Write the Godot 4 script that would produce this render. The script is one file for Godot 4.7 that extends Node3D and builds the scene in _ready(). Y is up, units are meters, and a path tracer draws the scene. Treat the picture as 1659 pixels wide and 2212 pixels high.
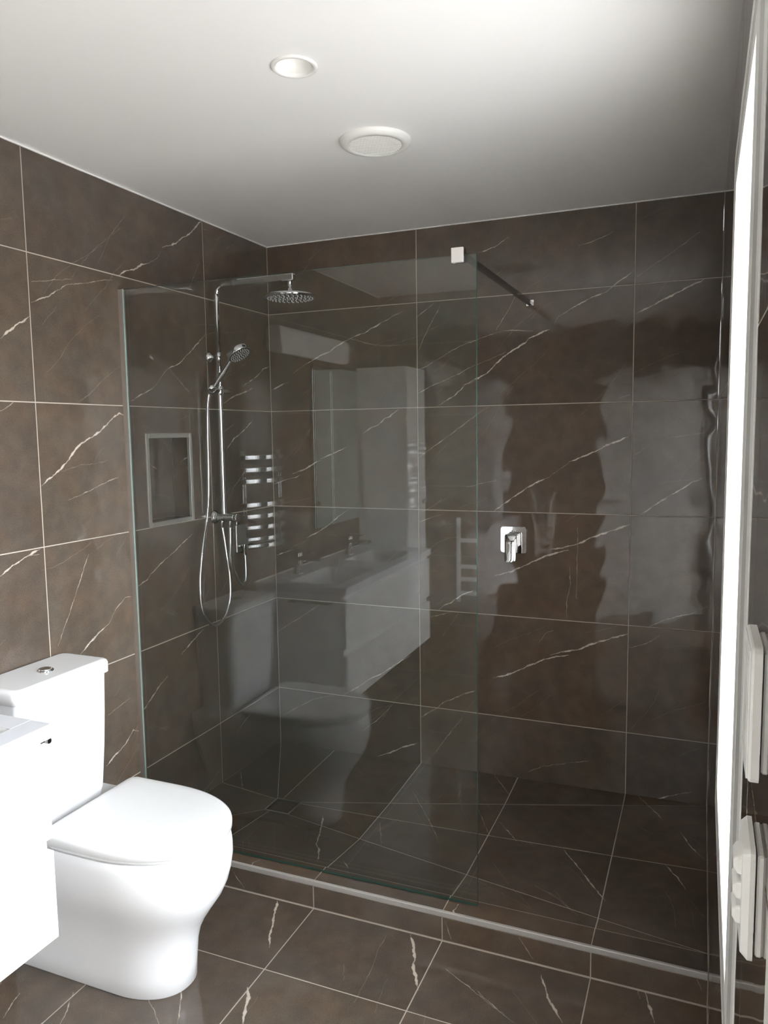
extends Node3D
# A tiled bathroom: walk-in shower behind a frameless glass panel, toilet, wall-hung vanity, daylight from a frosted window.
# Axes: x from the tiled side wall with the shower rail (0) to the window wall (ROOM_W), y up from the shower floor, z from the shower's back wall (0) to the door wall (ROOM_D).

const ROOM_W := 1.951
const ROOM_D := 3.475
const CEIL := 2.389
const FLOOR := -0.055
const JOINT_Y := 0.2795
const JOINT_X := 0.7395
const TILE := 0.45
const HALF_GAP := 0.0018

# Veins printed in the stone-look tiles: thickness in millimetres, then points in metres on each surface.
const VEINS_BACK := [
	[2,1.012,2.26,1.09,2.28,1.144,2.311],
	[1,1.425,2.246,1.502,2.266,1.558,2.287],
	[3,1.395,2.005,1.477,2.042,1.53,2.059],
	[2.4,1.53,2.059,1.547,2.072,1.595,2.106,1.639,2.132],
	[4,1.649,1.968,1.699,1.993,1.745,2.013,1.81,2.043,1.887,2.076],
	[1,1.646,2.109,1.696,2.139,1.781,2.192,1.869,2.253],
	[4,0.946,1.719,1.007,1.744,1.051,1.765,1.114,1.823,1.168,1.858,1.214,1.882,1.229,1.899,1.312,1.931],
	[1.4,1.33,1.954,1.348,1.976,1.395,2.005],
	[1.3,1.007,1.802,1.067,1.822,1.134,1.849],
	[1.2,0.947,1.897,1.004,1.905,1.067,1.924,1.145,1.938,1.244,1.928],
	[1.2,1.168,2.067,1.137,2.009,1.091,1.941],
	[4.5,1.394,1.391,1.456,1.417,1.5,1.435,1.532,1.453,1.626,1.493],
	[1.2,0.946,1.552,1.019,1.601,1.059,1.623],
	[1,1.589,1.645,1.63,1.658],
	[4,1.083,1.182,1.139,1.224,1.194,1.264,1.263,1.307,1.313,1.327],
	[1.2,1.313,1.327,1.394,1.388],
	[3,1.677,1.182,1.728,1.222,1.789,1.263,1.861,1.311,1.9,1.329],
	[4.5,1.087,0.901,1.159,0.925,1.219,0.956,1.296,0.995,1.342,1.013,1.398,1.027],
	[4.5,1.322,1.027,1.372,1.037,1.439,1.056,1.49,1.084,1.576,1.118,1.636,1.142],
	[3.4,1.721,0.732,1.766,0.758,1.813,0.777,1.884,0.801],
	[1.2,1.884,0.801,1.933,0.831],
	[4.5,1.079,0.448,1.161,0.477,1.221,0.512,1.299,0.553,1.345,0.569,1.403,0.583],
	[4.5,1.326,0.575,1.368,0.591,1.444,0.611,1.496,0.639,1.583,0.674,1.64,0.695],
	[1.3,1.403,0.958,1.407,0.885,1.393,0.822,1.392,0.739],
	[1,1.434,1.124,1.432,0.824],
	[1,1.279,0.627,1.306,0.669,1.337,0.684],
	[1.2,1.645,0.638,1.712,0.663,1.76,0.698],
	[1,0.961,1.284,1.091,1.313],
	[4,0.006,1.729,0.052,1.75,0.098,1.765],
	[1.3,0.125,1.805,0.185,1.838],
	[3.4,0.181,1.838,0.24,1.864,0.269,1.878,0.32,1.894,0.341,1.912,0.412,1.942,0.454,1.958,0.495,1.968,0.563,2,0.676,2.049],
	[3,0.003,1.282,0.053,1.303,0.122,1.317,0.152,1.33],
	[4,0.107,1.336,0.16,1.35,0.213,1.379,0.257,1.399],
	[3,0.257,1.406,0.309,1.425,0.33,1.434,0.391,1.457],
	[3.2,0.473,1.519,0.515,1.544,0.549,1.555,0.583,1.586,0.604,1.592,0.651,1.624],
	[1.4,0.737,2.018,0.792,2.052,0.817,2.071],
	[1.2,0.749,1.878,0.775,1.936,0.81,1.998,0.849,2.06],
	[1.5,0.745,1.794,0.783,1.807,0.872,1.853,0.935,1.885,1.002,1.904],
	[1.8,0.737,1.689,0.815,1.725,0.928,1.768,1.002,1.803],
	[3.4,0.827,1.629,0.852,1.646,0.909,1.677,0.946,1.709,0.965,1.723,1.002,1.739],
	[1.5,0.734,1.405,0.813,1.46,0.896,1.514,0.995,1.583],
	[0.9,0.426,1.944,0.494,1.922,0.575,1.905,0.655,1.904],
	[2.8,0.169,1.028,0.205,1.049,0.228,1.057,0.282,1.09,0.351,1.143,0.397,1.175],
	[3,0.004,0.939,0.069,0.96,0.101,0.972],
	[1.2,0.742,1.167,0.807,1.194,0.847,1.227],
	[1.2,0.741,1.125,0.799,1.146,0.853,1.16],
	[3,0.83,0.733,0.857,0.755,0.891,0.771,0.931,0.803,0.965,0.821,0.997,0.833],
	[1.2,0.792,0.697,0.891,0.728],
	[3,0.743,0.227,0.785,0.256,0.827,0.285,0.855,0.316,0.889,0.327,0.93,0.352,0.963,0.366,1,0.383],
	[1.5,0.004,0.562,0.09,0.62,0.171,0.669,0.235,0.716],
	[2.2,0.347,0.281,0.432,0.334,0.492,0.379,0.544,0.406,0.588,0.438,0.697,0.514],
	[1.6,-0.002,0.128,0.102,0.193,0.183,0.24,0.309,0.28],
	[1.2,0.454,0.125,0.541,0.2,0.615,0.283],
	[4,0.522,0.005,0.597,0.04,0.656,0.073,0.724,0.101],
	[1.2,0.804,0.058,0.856,0.139,0.939,0.251],
	[1.4,1.235,0.046,1.295,0.08,1.396,0.11,1.487,0.135],
	[3,1.757,0.013,1.816,0.039,1.892,0.068]]
const VEINS_LEFT := [
	[4,1.515,1.811,1.478,1.837,1.446,1.863,1.434,1.867,1.401,1.891],
	[2,1.394,1.932,1.331,1.956,1.281,1.987,1.245,2.009],
	[1.4,1.245,2.009,1.164,2.028,1.109,2.043,1.036,2.061],
	[1,1.387,1.993,1.222,2.031],
	[4,1.006,2.08,0.976,2.098,0.923,2.116,0.876,2.143,0.839,2.153],
	[1.2,0.839,2.153,0.79,2.183,0.774,2.205],
	[4,0.758,2.227,0.676,2.259,0.632,2.291,0.588,2.314,0.501,2.389],
	[1.5,0.492,2.352,0.463,2.362],
	[1,0.602,2.101,0.529,2.219],
	[3,0.968,1.648,0.908,1.674,0.846,1.699],
	[1.2,0.846,1.699,0.759,1.776],
	[3,0.759,1.776,0.686,1.8,0.641,1.833,0.573,1.882,0.501,1.936],
	[4,1.532,1.6,1.514,1.608,1.483,1.626],
	[3.6,0.393,1.656,0.308,1.692,0.227,1.71,0.156,1.732],
	[3,0.239,1.739,0.168,1.765,0.11,1.791,0.064,1.824,0.004,1.84],
	[1,0.748,1.779,0.629,1.692],
	[4.5,1.395,1.371,1.367,1.39,1.353,1.395,1.31,1.424,1.28,1.448,1.248,1.479,1.217,1.503,1.162,1.525,1.138,1.536,1.096,1.565,1.053,1.594,1.034,1.603,1.007,1.592],
	[1.5,1.289,1.32,1.237,1.33,1.175,1.347,1.111,1.366,1.052,1.38],
	[5,1.569,1.117,1.52,1.141,1.462,1.163,1.416,1.177],
	[2,1.462,1.163,1.421,1.159],
	[1.4,1.369,0.854,1.325,0.926,1.275,1.016,1.214,1.13],
	[4.2,1.276,0.801,1.228,0.828,1.187,0.853,1.138,0.87],
	[2.2,1.138,0.87,1.101,0.916,1.048,0.947,1.018,0.944],
	[3,0.993,0.97,0.928,0.989,0.908,1.007,0.828,1.045,0.755,1.074,0.644,1.126],
	[3.4,0.745,0.654,0.672,0.689,0.596,0.719],
	[3,0.386,1.457,0.319,1.507,0.237,1.543,0.165,1.585],
	[1.2,0.394,1.536,0.315,1.569],
	[1.2,0.346,1.284,0.219,1.377],
	[4.2,1.185,0.373,1.139,0.396,1.091,0.411,1.041,0.453,1.013,0.435],
	[3.2,0.994,0.498,0.924,0.544,0.88,0.572,0.836,0.591],
	[1.2,1.164,0.551,1.051,0.576],
	[1.8,0.657,0.024,0.571,0.053,0.516,0.078],
	[1.8,0.384,0.182,0.354,0.205,0.261,0.239]]
const VEINS_FLOOR := [
	[5,0.602,1.06,0.634,1.139,0.657,1.184,0.673,1.23,0.704,1.287],
	[5.5,1.088,1.067,1.119,1.125,1.14,1.173,1.147,1.207,1.169,1.242,1.194,1.287],
	[5.5,0.738,1.462,0.76,1.486,0.772,1.529,0.798,1.579],
	[1.3,1.24,1.179,1.315,1.219,1.458,1.3],
	[4.5,1.505,1.1,1.539,1.181,1.593,1.261],
	[3,1.764,1.046,1.779,1.094],
	[5,1.786,1.053,1.802,1.107,1.82,1.171],
	[1.3,1.351,1.232,1.422,1.279,1.474,1.307],
	[4,0.139,1.714,0.156,1.76,0.176,1.802],
	[2,0.548,1.515,0.594,1.58,0.634,1.643],
	[5,0.734,1.457,0.752,1.481,0.775,1.531,0.797,1.579],
	[1,0.477,1.589,0.537,1.624,0.586,1.662]]
const VEINS_SHOWER := [
	[4,0.525,0.569,0.587,0.716,0.618,0.808,0.647,0.84,0.69,0.931],
	[2.4,0.766,0.882,0.807,0.931],
	[2,0.015,0.381,0.113,0.517],
	[1,0.765,0.552,0.834,0.696],
	[1.2,0.795,0.258,0.925,0.442,1.013,0.583],
	[2.4,1.079,-0.003,1.192,0.163],
	[2.4,1.207,0.394,1.269,0.473,1.3,0.517],
	[1.2,1.102,0.324,1.196,0.508],
	[3,1.689,0,1.729,0.06,1.775,0.138,1.797,0.183],
	[3,1.862,0.259,1.882,0.32,1.901,0.365,1.947,0.436],
	[3,1.475,0.523,1.547,0.633,1.567,0.666,1.612,0.738,1.651,0.796],
	[3.4,1.818,0.51,1.843,0.559,1.859,0.581,1.886,0.648],
	[1,1.421,0.779,1.509,0.831,1.578,0.904]]
const VEINS_STEP := [
	[4,0.508,1.071,0.492,1.039,0.506,1.011],
	[5,1.228,1.071,1.222,1.042,1.226,1.003]]
const VEINS_RISER := [
	[1.5,0.421,0.011,0.47,-0.046],
	[1.5,1.199,0.01,1.221,-0.042],
	[1.6,1.431,0.017,1.473,-0.042],
	[2,1.924,0.019,1.936,-0.007]]

class MB:
	var st := SurfaceTool.new()
	func _init() -> void:
		st.begin(Mesh.PRIMITIVE_TRIANGLES)
		st.set_smooth_group(-1)
	func tri(a: Vector3, b: Vector3, c: Vector3, h: Vector3) -> void:
		var flip := (a - c).cross(a - b).dot(h) < 0.0
		st.add_vertex(a)
		st.add_vertex(c if flip else b)
		st.add_vertex(b if flip else c)
	func quad(a: Vector3, b: Vector3, c: Vector3, d: Vector3, h: Vector3) -> void:
		tri(a, b, c, h)
		tri(a, c, d, h)
	func box(lo: Vector3, hi: Vector3, ch := 0.0) -> MB:
		st.set_smooth_group(-1)
		var m := (lo + hi) / 2.0
		var e := (hi - lo) / 2.0
		var c := minf(ch, minf(e.x, minf(e.y, e.z)) * 0.9)
		var corner := func(s: Vector3, full: int) -> Vector3:
			var v := e - Vector3(c, c, c)
			v[full] = e[full]
			return m + v * s
		for a in 3:
			var b := (a + 1) % 3
			var d := (a + 2) % 3
			for s in [-1.0, 1.0]:
				var q := []
				for w in [[-1.0, -1.0], [1.0, -1.0], [1.0, 1.0], [-1.0, 1.0]]:
					var sg := Vector3()
					sg[a] = s
					sg[b] = w[0]
					sg[d] = w[1]
					q.append(corner.call(sg, a))
				var h := Vector3()
				h[a] = s
				quad(q[0], q[1], q[2], q[3], h)
			if c > 0.0:
				for w in [[-1.0, -1.0], [1.0, -1.0], [1.0, 1.0], [-1.0, 1.0]]:
					var s0 := Vector3()
					s0[a] = -1.0
					s0[b] = w[0]
					s0[d] = w[1]
					var s1 := s0
					s1[a] = 1.0
					var h2 := s0
					h2[a] = 0.0
					quad(corner.call(s0, b), corner.call(s1, b), corner.call(s1, d), corner.call(s0, d), h2)
		if c > 0.0:
			for i in 8:
				var s3 := Vector3(1.0 if i & 1 else -1.0, 1.0 if i & 2 else -1.0, 1.0 if i & 4 else -1.0)
				tri(corner.call(s3, 0), corner.call(s3, 1), corner.call(s3, 2), s3)
		return self
	func loft(rings: Array, smooth := true, cap0 := true, cap1 := true, inside := false) -> MB:
		st.set_smooth_group(1 if smooth else -1)
		var n: int = rings[0].size()
		var mids := []
		for r in rings:
			var s := Vector3()
			for p in r:
				s += p
			mids.append(s / n)
		for i in rings.size() - 1:
			for k in n:
				var k2 := (k + 1) % n
				var h: Vector3 = rings[i][k] + rings[i][k2] + rings[i + 1][k] + rings[i + 1][k2] - 2.0 * (mids[i] + mids[i + 1])
				quad(rings[i][k], rings[i][k2], rings[i + 1][k2], rings[i + 1][k], -h if inside else h)
		st.set_smooth_group(-1)
		if cap0:
			cap(rings[0], mids[0], (mids[0] - mids[1]) * (-1.0 if inside else 1.0))
		if cap1:
			cap(rings[-1], mids[-1], (mids[-1] - mids[-2]) * (-1.0 if inside else 1.0))
		return self
	func cap(r: PackedVector3Array, mid: Vector3, h: Vector3) -> void:
		for k in r.size():
			tri(mid, r[k], r[(k + 1) % r.size()], h)
	func ring(at: Vector3, ax: Vector3, r: float, n: int) -> PackedVector3Array:
		var u := ax.cross(Vector3.UP if absf(ax.y) < 0.9 else Vector3.RIGHT).normalized()
		var v := ax.cross(u).normalized()
		var out := PackedVector3Array()
		for k in n:
			var t := TAU * k / n
			out.append(at + (u * cos(t) + v * sin(t)) * r)
		return out
	# profile: Vector2(radius, distance along the axis)
	func lathe(at: Vector3, ax: Vector3, profile: Array, n := 24, cap0 := true, cap1 := true) -> MB:
		for i in profile.size() - 1:
			loft([ring(at + ax * profile[i].y, ax, profile[i].x, n), ring(at + ax * profile[i + 1].y, ax, profile[i + 1].x, n)], true, cap0 and i == 0, cap1 and i == profile.size() - 2)
		return self
	# a lathe with one smooth skin, the profile's hard edges included as doubled points
	func turned(at: Vector3, ax: Vector3, profile: Array, n := 32, cap0 := true, cap1 := true) -> MB:
		st.set_smooth_group(1)
		var rings := []
		for p in profile:
			rings.append(ring(at + ax * p.y, ax, maxf(p.x, 0.00001), n))
		for i in rings.size() - 1:
			var slope: Vector2 = profile[i + 1] - profile[i]
			for k in n:
				var k2 := (k + 1) % n
				var out: Vector3 = (rings[i][k] + rings[i][k2]) / 2.0 - (at + ax * profile[i].y)
				var h: Vector3 = out.normalized() * slope.y - ax * slope.x
				quad(rings[i][k], rings[i][k2], rings[i + 1][k2], rings[i + 1][k], h)
		st.set_smooth_group(-1)
		if cap0:
			cap(rings[0], at + ax * profile[0].y, -ax)
		if cap1:
			cap(rings[-1], at + ax * profile[-1].y, ax)
		return self
	func tube(pts: Array, r: float, n := 12, ribs := 0.0) -> MB:
		var rings := []
		var u := Vector3()
		for i in pts.size():
			var d: Vector3 = (pts[mini(i + 1, pts.size() - 1)] - pts[maxi(i - 1, 0)]).normalized()
			if i == 0:
				u = d.cross(Vector3(0.31, 0.2, 0.93)).normalized()
			u = (u - d * u.dot(d)).normalized()
			var v := d.cross(u)
			var rr := r * (1.0 - (ribs if i % 2 else 0.0))
			var c := PackedVector3Array()
			for k in n:
				var t := TAU * k / n
				c.append(pts[i] + (u * cos(t) + v * sin(t)) * rr)
			rings.append(c)
		return loft(rings)
	func cyl(a: Vector3, b: Vector3, r: float, n := 20, bevel := 0.001) -> MB:
		var d := (b - a).normalized()
		var l := a.distance_to(b)
		return lathe(a, d, [Vector2(r - bevel, 0), Vector2(r, bevel), Vector2(r, l - bevel), Vector2(r - bevel, l)], n)
	func mesh() -> ArrayMesh:
		st.generate_normals()
		return st.commit()

var M := {}
var rng := RandomNumberGenerator.new()
var wobble := FastNoiseLite.new()

func numbered(parent: Node, called: String) -> String:
	if not parent.has_node(called):
		return called
	var k := 1
	while parent.has_node("%s_%03d" % [called, k]):
		k += 1
	return "%s_%03d" % [called, k]

func put(mesh: Mesh, called: String, m: Material, parent: Node3D = self) -> MeshInstance3D:
	var o := MeshInstance3D.new()
	o.name = numbered(parent, called)
	o.mesh = mesh
	o.material_override = m
	parent.add_child(o, true)
	return o

func tag(o: Node, label: String, category := "", group := "", kind := "") -> Node:
	o.set_meta("label", label)
	if category:
		o.set_meta("category", category)
	if group:
		o.set_meta("group", group)
	if kind:
		o.set_meta("kind", kind)
	return o

func thing(called: String, label: String, category: String, group := "", kind := "") -> Node3D:
	var o := Node3D.new()
	o.name = numbered(self, called)
	add_child(o, true)
	tag(o, label, category, group, kind)
	return o

func mat(called: String, c: Color, rough := 0.5, metal := 0.0, spec := 0.5) -> StandardMaterial3D:
	var m := StandardMaterial3D.new()
	m.resource_name = called
	m.albedo_color = c
	m.roughness = rough
	m.metallic = metal
	m.metallic_specular = spec
	M[called] = m
	return m

func rrect(x0: float, x1: float, y0: float, y1: float, r: float, k := 5) -> PackedVector2Array:
	var out := PackedVector2Array()
	for c in [[x1 - r, y1 - r, 0.0], [x0 + r, y1 - r, PI / 2], [x0 + r, y0 + r, PI], [x1 - r, y0 + r, PI * 1.5]]:
		for i in k + 1:
			var t: float = c[2] + PI / 2 * i / k
			out.append(Vector2(c[0] + r * cos(t), c[1] + r * sin(t)))
	return out

func flat(p: PackedVector2Array, y: float) -> PackedVector3Array:
	var out := PackedVector3Array()
	for v in p:
		out.append(Vector3(v.x, y, v.y))
	return out

# points (a, b) on the plane across axis "ax" at "d": 0 -> (d, b, a), 2 -> (a, b, d)
func upright(p: PackedVector2Array, ax: int, d: float) -> PackedVector3Array:
	var out := PackedVector3Array()
	for v in p:
		out.append(Vector3(d, v.y, v.x) if ax == 0 else Vector3(v.x, v.y, d))
	return out

func smooth_path(pts: Array, step: float) -> Array:
	var out := []
	for i in pts.size() - 1:
		var a: Vector3 = pts[maxi(i - 1, 0)]
		var b: Vector3 = pts[i]
		var c: Vector3 = pts[i + 1]
		var d: Vector3 = pts[mini(i + 2, pts.size() - 1)]
		var n := maxi(1, int(b.distance_to(c) / step))
		for k in n:
			out.append(b.cubic_interpolate(c, a, d, float(k) / n))
	out.append(pts[-1])
	return out

# ---------------------------------------------------------------- stone-look tiles

func stone_base() -> ImageTexture:
	var s := 1024
	var layers := []
	for f in [[0.0035, 4, 11], [0.014, 4, 12], [0.3, 2, 13], [0.006, 3, 14]]:
		var n := FastNoiseLite.new()
		n.seed = f[2]
		n.noise_type = FastNoiseLite.TYPE_SIMPLEX_SMOOTH
		n.frequency = f[0]
		n.fractal_octaves = f[1]
		layers.append(n.get_seamless_image(s, s).get_data())
	var out := PackedByteArray()
	out.resize(s * s * 3)
	for i in s * s:
		var a: float = (layers[0][i] - 128) / 128.0
		var b: float = (layers[1][i] - 128) / 128.0
		var c: float = (layers[2][i] - 128) / 128.0
		var d: float = (layers[3][i] - 128) / 128.0
		var l := 1.0 + 0.055 * a + 0.07 * b + 0.11 * c
		if c < -0.5:
			l -= 0.07
		out[i * 3] = clampi(int((87.0 + 2.4 * d) * l), 0, 255)
		out[i * 3 + 1] = clampi(int((77.0 - 0.4 * d) * l), 0, 255)
		out[i * 3 + 2] = clampi(int((67.5 - 2.0 * d) * l), 0, 255)
	var im := Image.create_from_data(s, s, false, Image.FORMAT_RGB8, out)
	return ImageTexture.create_from_image(im)

# slow undulation of polished tiles, filling the range of the map so that a small normal_scale stays smooth
func wave_normals() -> ImageTexture:
	var s := 256
	var n := FastNoiseLite.new()
	n.seed = 77
	n.noise_type = FastNoiseLite.TYPE_SIMPLEX_SMOOTH
	n.frequency = 1.0
	n.fractal_octaves = 1
	var at := func(x: float, y: float) -> float:
		# a torus, so that the map repeats without a seam
		var a := TAU * x / s
		var b := TAU * y / s
		return n.get_noise_3d(cos(a) * 1.1 + 4.0, sin(a) * 1.1 + cos(b) * 1.1, sin(b) * 1.1 + 9.0)
	var im := Image.create(s, s, false, Image.FORMAT_RGB8)
	for y in s:
		for x in s:
			var gx: float = (at.call(x + 1, y) - at.call(x - 1, y)) * 14.0
			var gy: float = (at.call(x, y + 1) - at.call(x, y - 1)) * 14.0
			im.set_pixel(x, y, Color(clampf(0.5 - 0.5 * gx, 0, 1), clampf(0.5 - 0.5 * gy, 0, 1), 1.0))
	return ImageTexture.create_from_image(im)

class Print:
	# a sheet of vein ink over a stretch of surface: u0, v0 its corner, ppm its pixels per metre
	var w: int
	var h: int
	var u0: float
	var v0: float
	var ppm: float
	var data := PackedByteArray()
	var noise: FastNoiseLite
	var t := 0.0
	func _init(u: float, v: float, du: float, dv: float, density: float, n: FastNoiseLite) -> void:
		u0 = u
		v0 = v
		ppm = density
		w = int(du * ppm)
		h = int(dv * ppm)
		noise = n
		var im := Image.create(w, h, false, Image.FORMAT_RGBA8)
		im.fill(Color8(186, 176, 163, 0))
		data = im.get_data()
	func uv(p: Vector2) -> Vector2:
		return Vector2((p.x - u0) * ppm / w, 1.0 - (p.y - v0) * ppm / h)
	func vein(mm: float, pts: PackedVector2Array, strength := 1.0) -> void:
		t += 137.0
		var total := 0.0
		for i in pts.size() - 1:
			total += pts[i].distance_to(pts[i + 1])
		var gone := 0.0
		for i in pts.size() - 1:
			var a := pts[i]
			var b := pts[i + 1]
			var l := a.distance_to(b)
			var n := maxi(1, int(l * ppm / 0.7))
			var side := (b - a).orthogonal().normalized()
			for k in n:
				var s := gone + l * k / n
				var j := noise.get_noise_2d(s * 2600.0, t)
				var j2 := noise.get_noise_2d(s * 900.0, t + 50.0)
				var j3 := noise.get_noise_2d(s * 800.0, t + 90.0) + 0.35 * noise.get_noise_2d(s * 2900.0, t + 30.0)
				var p := a.lerp(b, float(k) / n) + side * (j * 0.0009 + j2 * 0.002)
				var ends := clampf(minf(s, total - s) / 0.03, 0.25, 1.0)
				var r := mm * 0.0006 * ppm * (0.8 + 0.95 * maxf(j3, -0.45)) * ends
				stamp((p.x - u0) * ppm, h - (p.y - v0) * ppm, maxf(r, 0.35), strength * clampf((0.6 + mm * 0.12) * (0.9 + 0.5 * j2), 0.15, 1.0))
			gone += l
	func stamp(x: float, y: float, r: float, a: float) -> void:
		var q := int(ceil(r + 0.6))
		for py in range(maxi(0, int(y) - q), mini(h, int(y) + q + 2)):
			for px in range(maxi(0, int(x) - q), mini(w, int(x) + q + 2)):
				var d := Vector2(px + 0.5 - x, py + 0.5 - y).length()
				var v := int(255.0 * a * clampf(r + 0.5 - d, 0.0, 1.0))
				var at := (py * w + px) * 4 + 3
				if v > data[at]:
					data[at] = v
	func texture() -> ImageTexture:
		return ImageTexture.create_from_image(Image.create_from_data(w, h, false, Image.FORMAT_RGBA8, data))

func ink(p: Print, veins: Array) -> void:
	for v in veins:
		var pts := PackedVector2Array()
		for i in range(1, v.size(), 2):
			pts.append(Vector2(v[i], v[i + 1]))
		p.vein(v[0], pts)

# veins for stretches the photograph does not show, and hairlines everywhere
func stray(p: Print, r: Rect2, count: int, mm0: float, mm1: float, slope: float, strength := 1.0) -> void:
	for k in count:
		var at := Vector2(rng.randf_range(r.position.x, r.end.x), rng.randf_range(r.position.y, r.end.y))
		var d := Vector2(1, slope).rotated(rng.randf_range(-0.35, 0.35)).normalized()
		var l := rng.randf_range(0.05, 0.34)
		var pts := PackedVector2Array([at])
		for i in 4:
			d = d.rotated(rng.randf_range(-0.25, 0.25))
			var q := pts[-1] + d * l / 4.0
			if not r.has_point(q):
				break
			pts.append(q)
		if pts.size() > 1:
			p.vein(rng.randf_range(mm0, mm1), pts, strength)

func tile_mats(called: String, p: Print) -> Array:
	var tex := p.texture()
	var out := []
	for tone in [Color(1, 1, 1), Color(0.95, 0.95, 0.96), Color(1.0, 0.97, 0.94)]:
		var m := mat("%s_%d" % [called, out.size()], tone, 0.04)
		m.albedo_texture = M.stone_texture
		m.detail_enabled = true
		m.detail_albedo = tex
		m.detail_uv_layer = BaseMaterial3D.DETAIL_UV_2
		m.detail_blend_mode = BaseMaterial3D.BLEND_MODE_MIX
		m.normal_enabled = true
		m.normal_texture = M.wave_texture
		m.normal_scale = 0.006
		out.append(m)
	return out

func inset(p: PackedVector2Array, by: float) -> PackedVector2Array:
	var area := 0.0
	for i in p.size():
		area += p[i].cross(p[(i + 1) % p.size()])
	var s := 1.0 if area > 0.0 else -1.0
	var out := PackedVector2Array()
	for i in p.size():
		var a := (p[i] - p[i - 1]).normalized() if i > 0 else (p[0] - p[p.size() - 1]).normalized()
		var b := (p[(i + 1) % p.size()] - p[i]).normalized()
		var na := Vector2(-a.y, a.x) * s
		var nb := Vector2(-b.y, b.x) * s
		var m := na + nb
		out.append(p[i] + m * (by / maxf(0.3, 1.0 + na.dot(nb))))
	return out

# one tile: outline in surface coordinates; "at" turns (u, v, height over the face) into a place
func tile(parent: Node3D, outline: PackedVector2Array, at: Callable, mats: Array, p: Print, called := "tile", turn := Vector2.ZERO, thick := 0.007) -> void:
	var rim := inset(outline, HALF_GAP)
	var top := inset(outline, HALF_GAP + 0.0007)
	var ids := Geometry2D.triangulate_polygon(top)
	if ids.is_empty():
		return
	var st := SurfaceTool.new()
	st.begin(Mesh.PRIMITIVE_TRIANGLES)
	st.set_smooth_group(-1)
	var shift := Vector2(rng.randf(), rng.randf())
	var up: Vector3 = at.call(top[0].x, top[0].y, 1.0) - at.call(top[0].x, top[0].y, 0.0)
	var add := func(q: Vector2, hgt: float) -> void:
		st.set_uv(q / 1.15 + shift)
		st.set_uv2(p.uv(q + turn))
		st.add_vertex(at.call(q.x, q.y, hgt))
	var face := func(a: Array, b: Array, c: Array, h: Vector3) -> void:
		var pa: Vector3 = at.call(a[0].x, a[0].y, a[1])
		var pb: Vector3 = at.call(b[0].x, b[0].y, b[1])
		var pc: Vector3 = at.call(c[0].x, c[0].y, c[1])
		var flip := (pa - pc).cross(pa - pb).dot(h) < 0.0
		add.call(a[0], a[1])
		add.call(c[0] if flip else b[0], c[1] if flip else b[1])
		add.call(b[0] if flip else c[0], b[1] if flip else c[1])
	for i in range(0, ids.size(), 3):
		face.call([top[ids[i]], 0.0], [top[ids[i + 1]], 0.0], [top[ids[i + 2]], 0.0], up)
	var mid := Vector2()
	for q in rim:
		mid += q / rim.size()
	for i in rim.size():
		var k := (i + 1) % rim.size()
		var n := (rim[k] - rim[i]).orthogonal().normalized()
		if Geometry2D.is_point_in_polygon((rim[k] + rim[i]) / 2.0 + n * 0.001, rim):
			n = -n
		var o: Vector3 = at.call(mid.x + n.x, mid.y + n.y, 0.0) - at.call(mid.x, mid.y, 0.0)
		face.call([top[i], 0.0], [top[k], 0.0], [rim[k], -0.0007], up + o)
		face.call([top[i], 0.0], [rim[k], -0.0007], [rim[i], -0.0007], up + o)
		face.call([rim[i], -0.0007], [rim[k], -0.0007], [rim[k], -thick], o)
		face.call([rim[i], -0.0007], [rim[k], -thick], [rim[i], -thick], o)
	st.generate_normals()
	put(st.commit(), called, mats[rng.randi() % mats.size()], parent)

func rect_poly(u0: float, u1: float, v0: float, v1: float) -> PackedVector2Array:
	return PackedVector2Array([Vector2(u0, v0), Vector2(u1, v0), Vector2(u1, v1), Vector2(u0, v1)])

# a grid of tiles over a wall, holes cut out of it
func tile_wall(parent: Node3D, us: Array, vs: Array, at: Callable, mats: Array, p: Print, holes: Array, generic := false) -> void:
	for i in us.size() - 1:
		for j in vs.size() - 1:
			var pieces := [rect_poly(us[i], us[i + 1], vs[j], vs[j + 1])]
			for hole in holes:
				var left := []
				for q in pieces:
					for c in Geometry2D.clip_polygons(q, hole):
						if not Geometry2D.is_polygon_clockwise(c):
							left.append(c)
				pieces = left
			for q in pieces:
				var turn := Vector2.ZERO
				if generic:
					# one of four prints, laid on this tile
					turn = Vector2((rng.randi() % 2) * 0.9, (rng.randi() % 2) * 0.45) - Vector2(us[i], vs[j])
				tile(parent, q, at, mats, p, "tile", turn)

# a wall's bed behind the tiles, with rectangular holes that do not overlap
func bed(lo: Vector2, hi: Vector2, hole: Rect2, ax: int, d0: float, d1: float) -> ArrayMesh:
	var b := MB.new()
	var parts := [[lo, hi]]
	if hole.size.x > 0.0:
		parts = [[lo, Vector2(hole.position.x, hi.y)], [Vector2(hole.end.x, lo.y), hi], [Vector2(hole.position.x, lo.y), Vector2(hole.end.x, hole.position.y)], [Vector2(hole.position.x, hole.end.y), Vector2(hole.end.x, hi.y)]]
	for q in parts:
		if ax == 0:
			b.box(Vector3(d0, q[0].y, q[0].x), Vector3(d1, q[1].y, q[1].x))
		else:
			b.box(Vector3(q[0].x, q[0].y, d0), Vector3(q[1].x, q[1].y, d1))
	return b.mesh()

func _ready() -> void:
	view_and_light()
	materials()
	structure()
	shower()
	toilet()
	vanity()
	wall_things()

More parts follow.
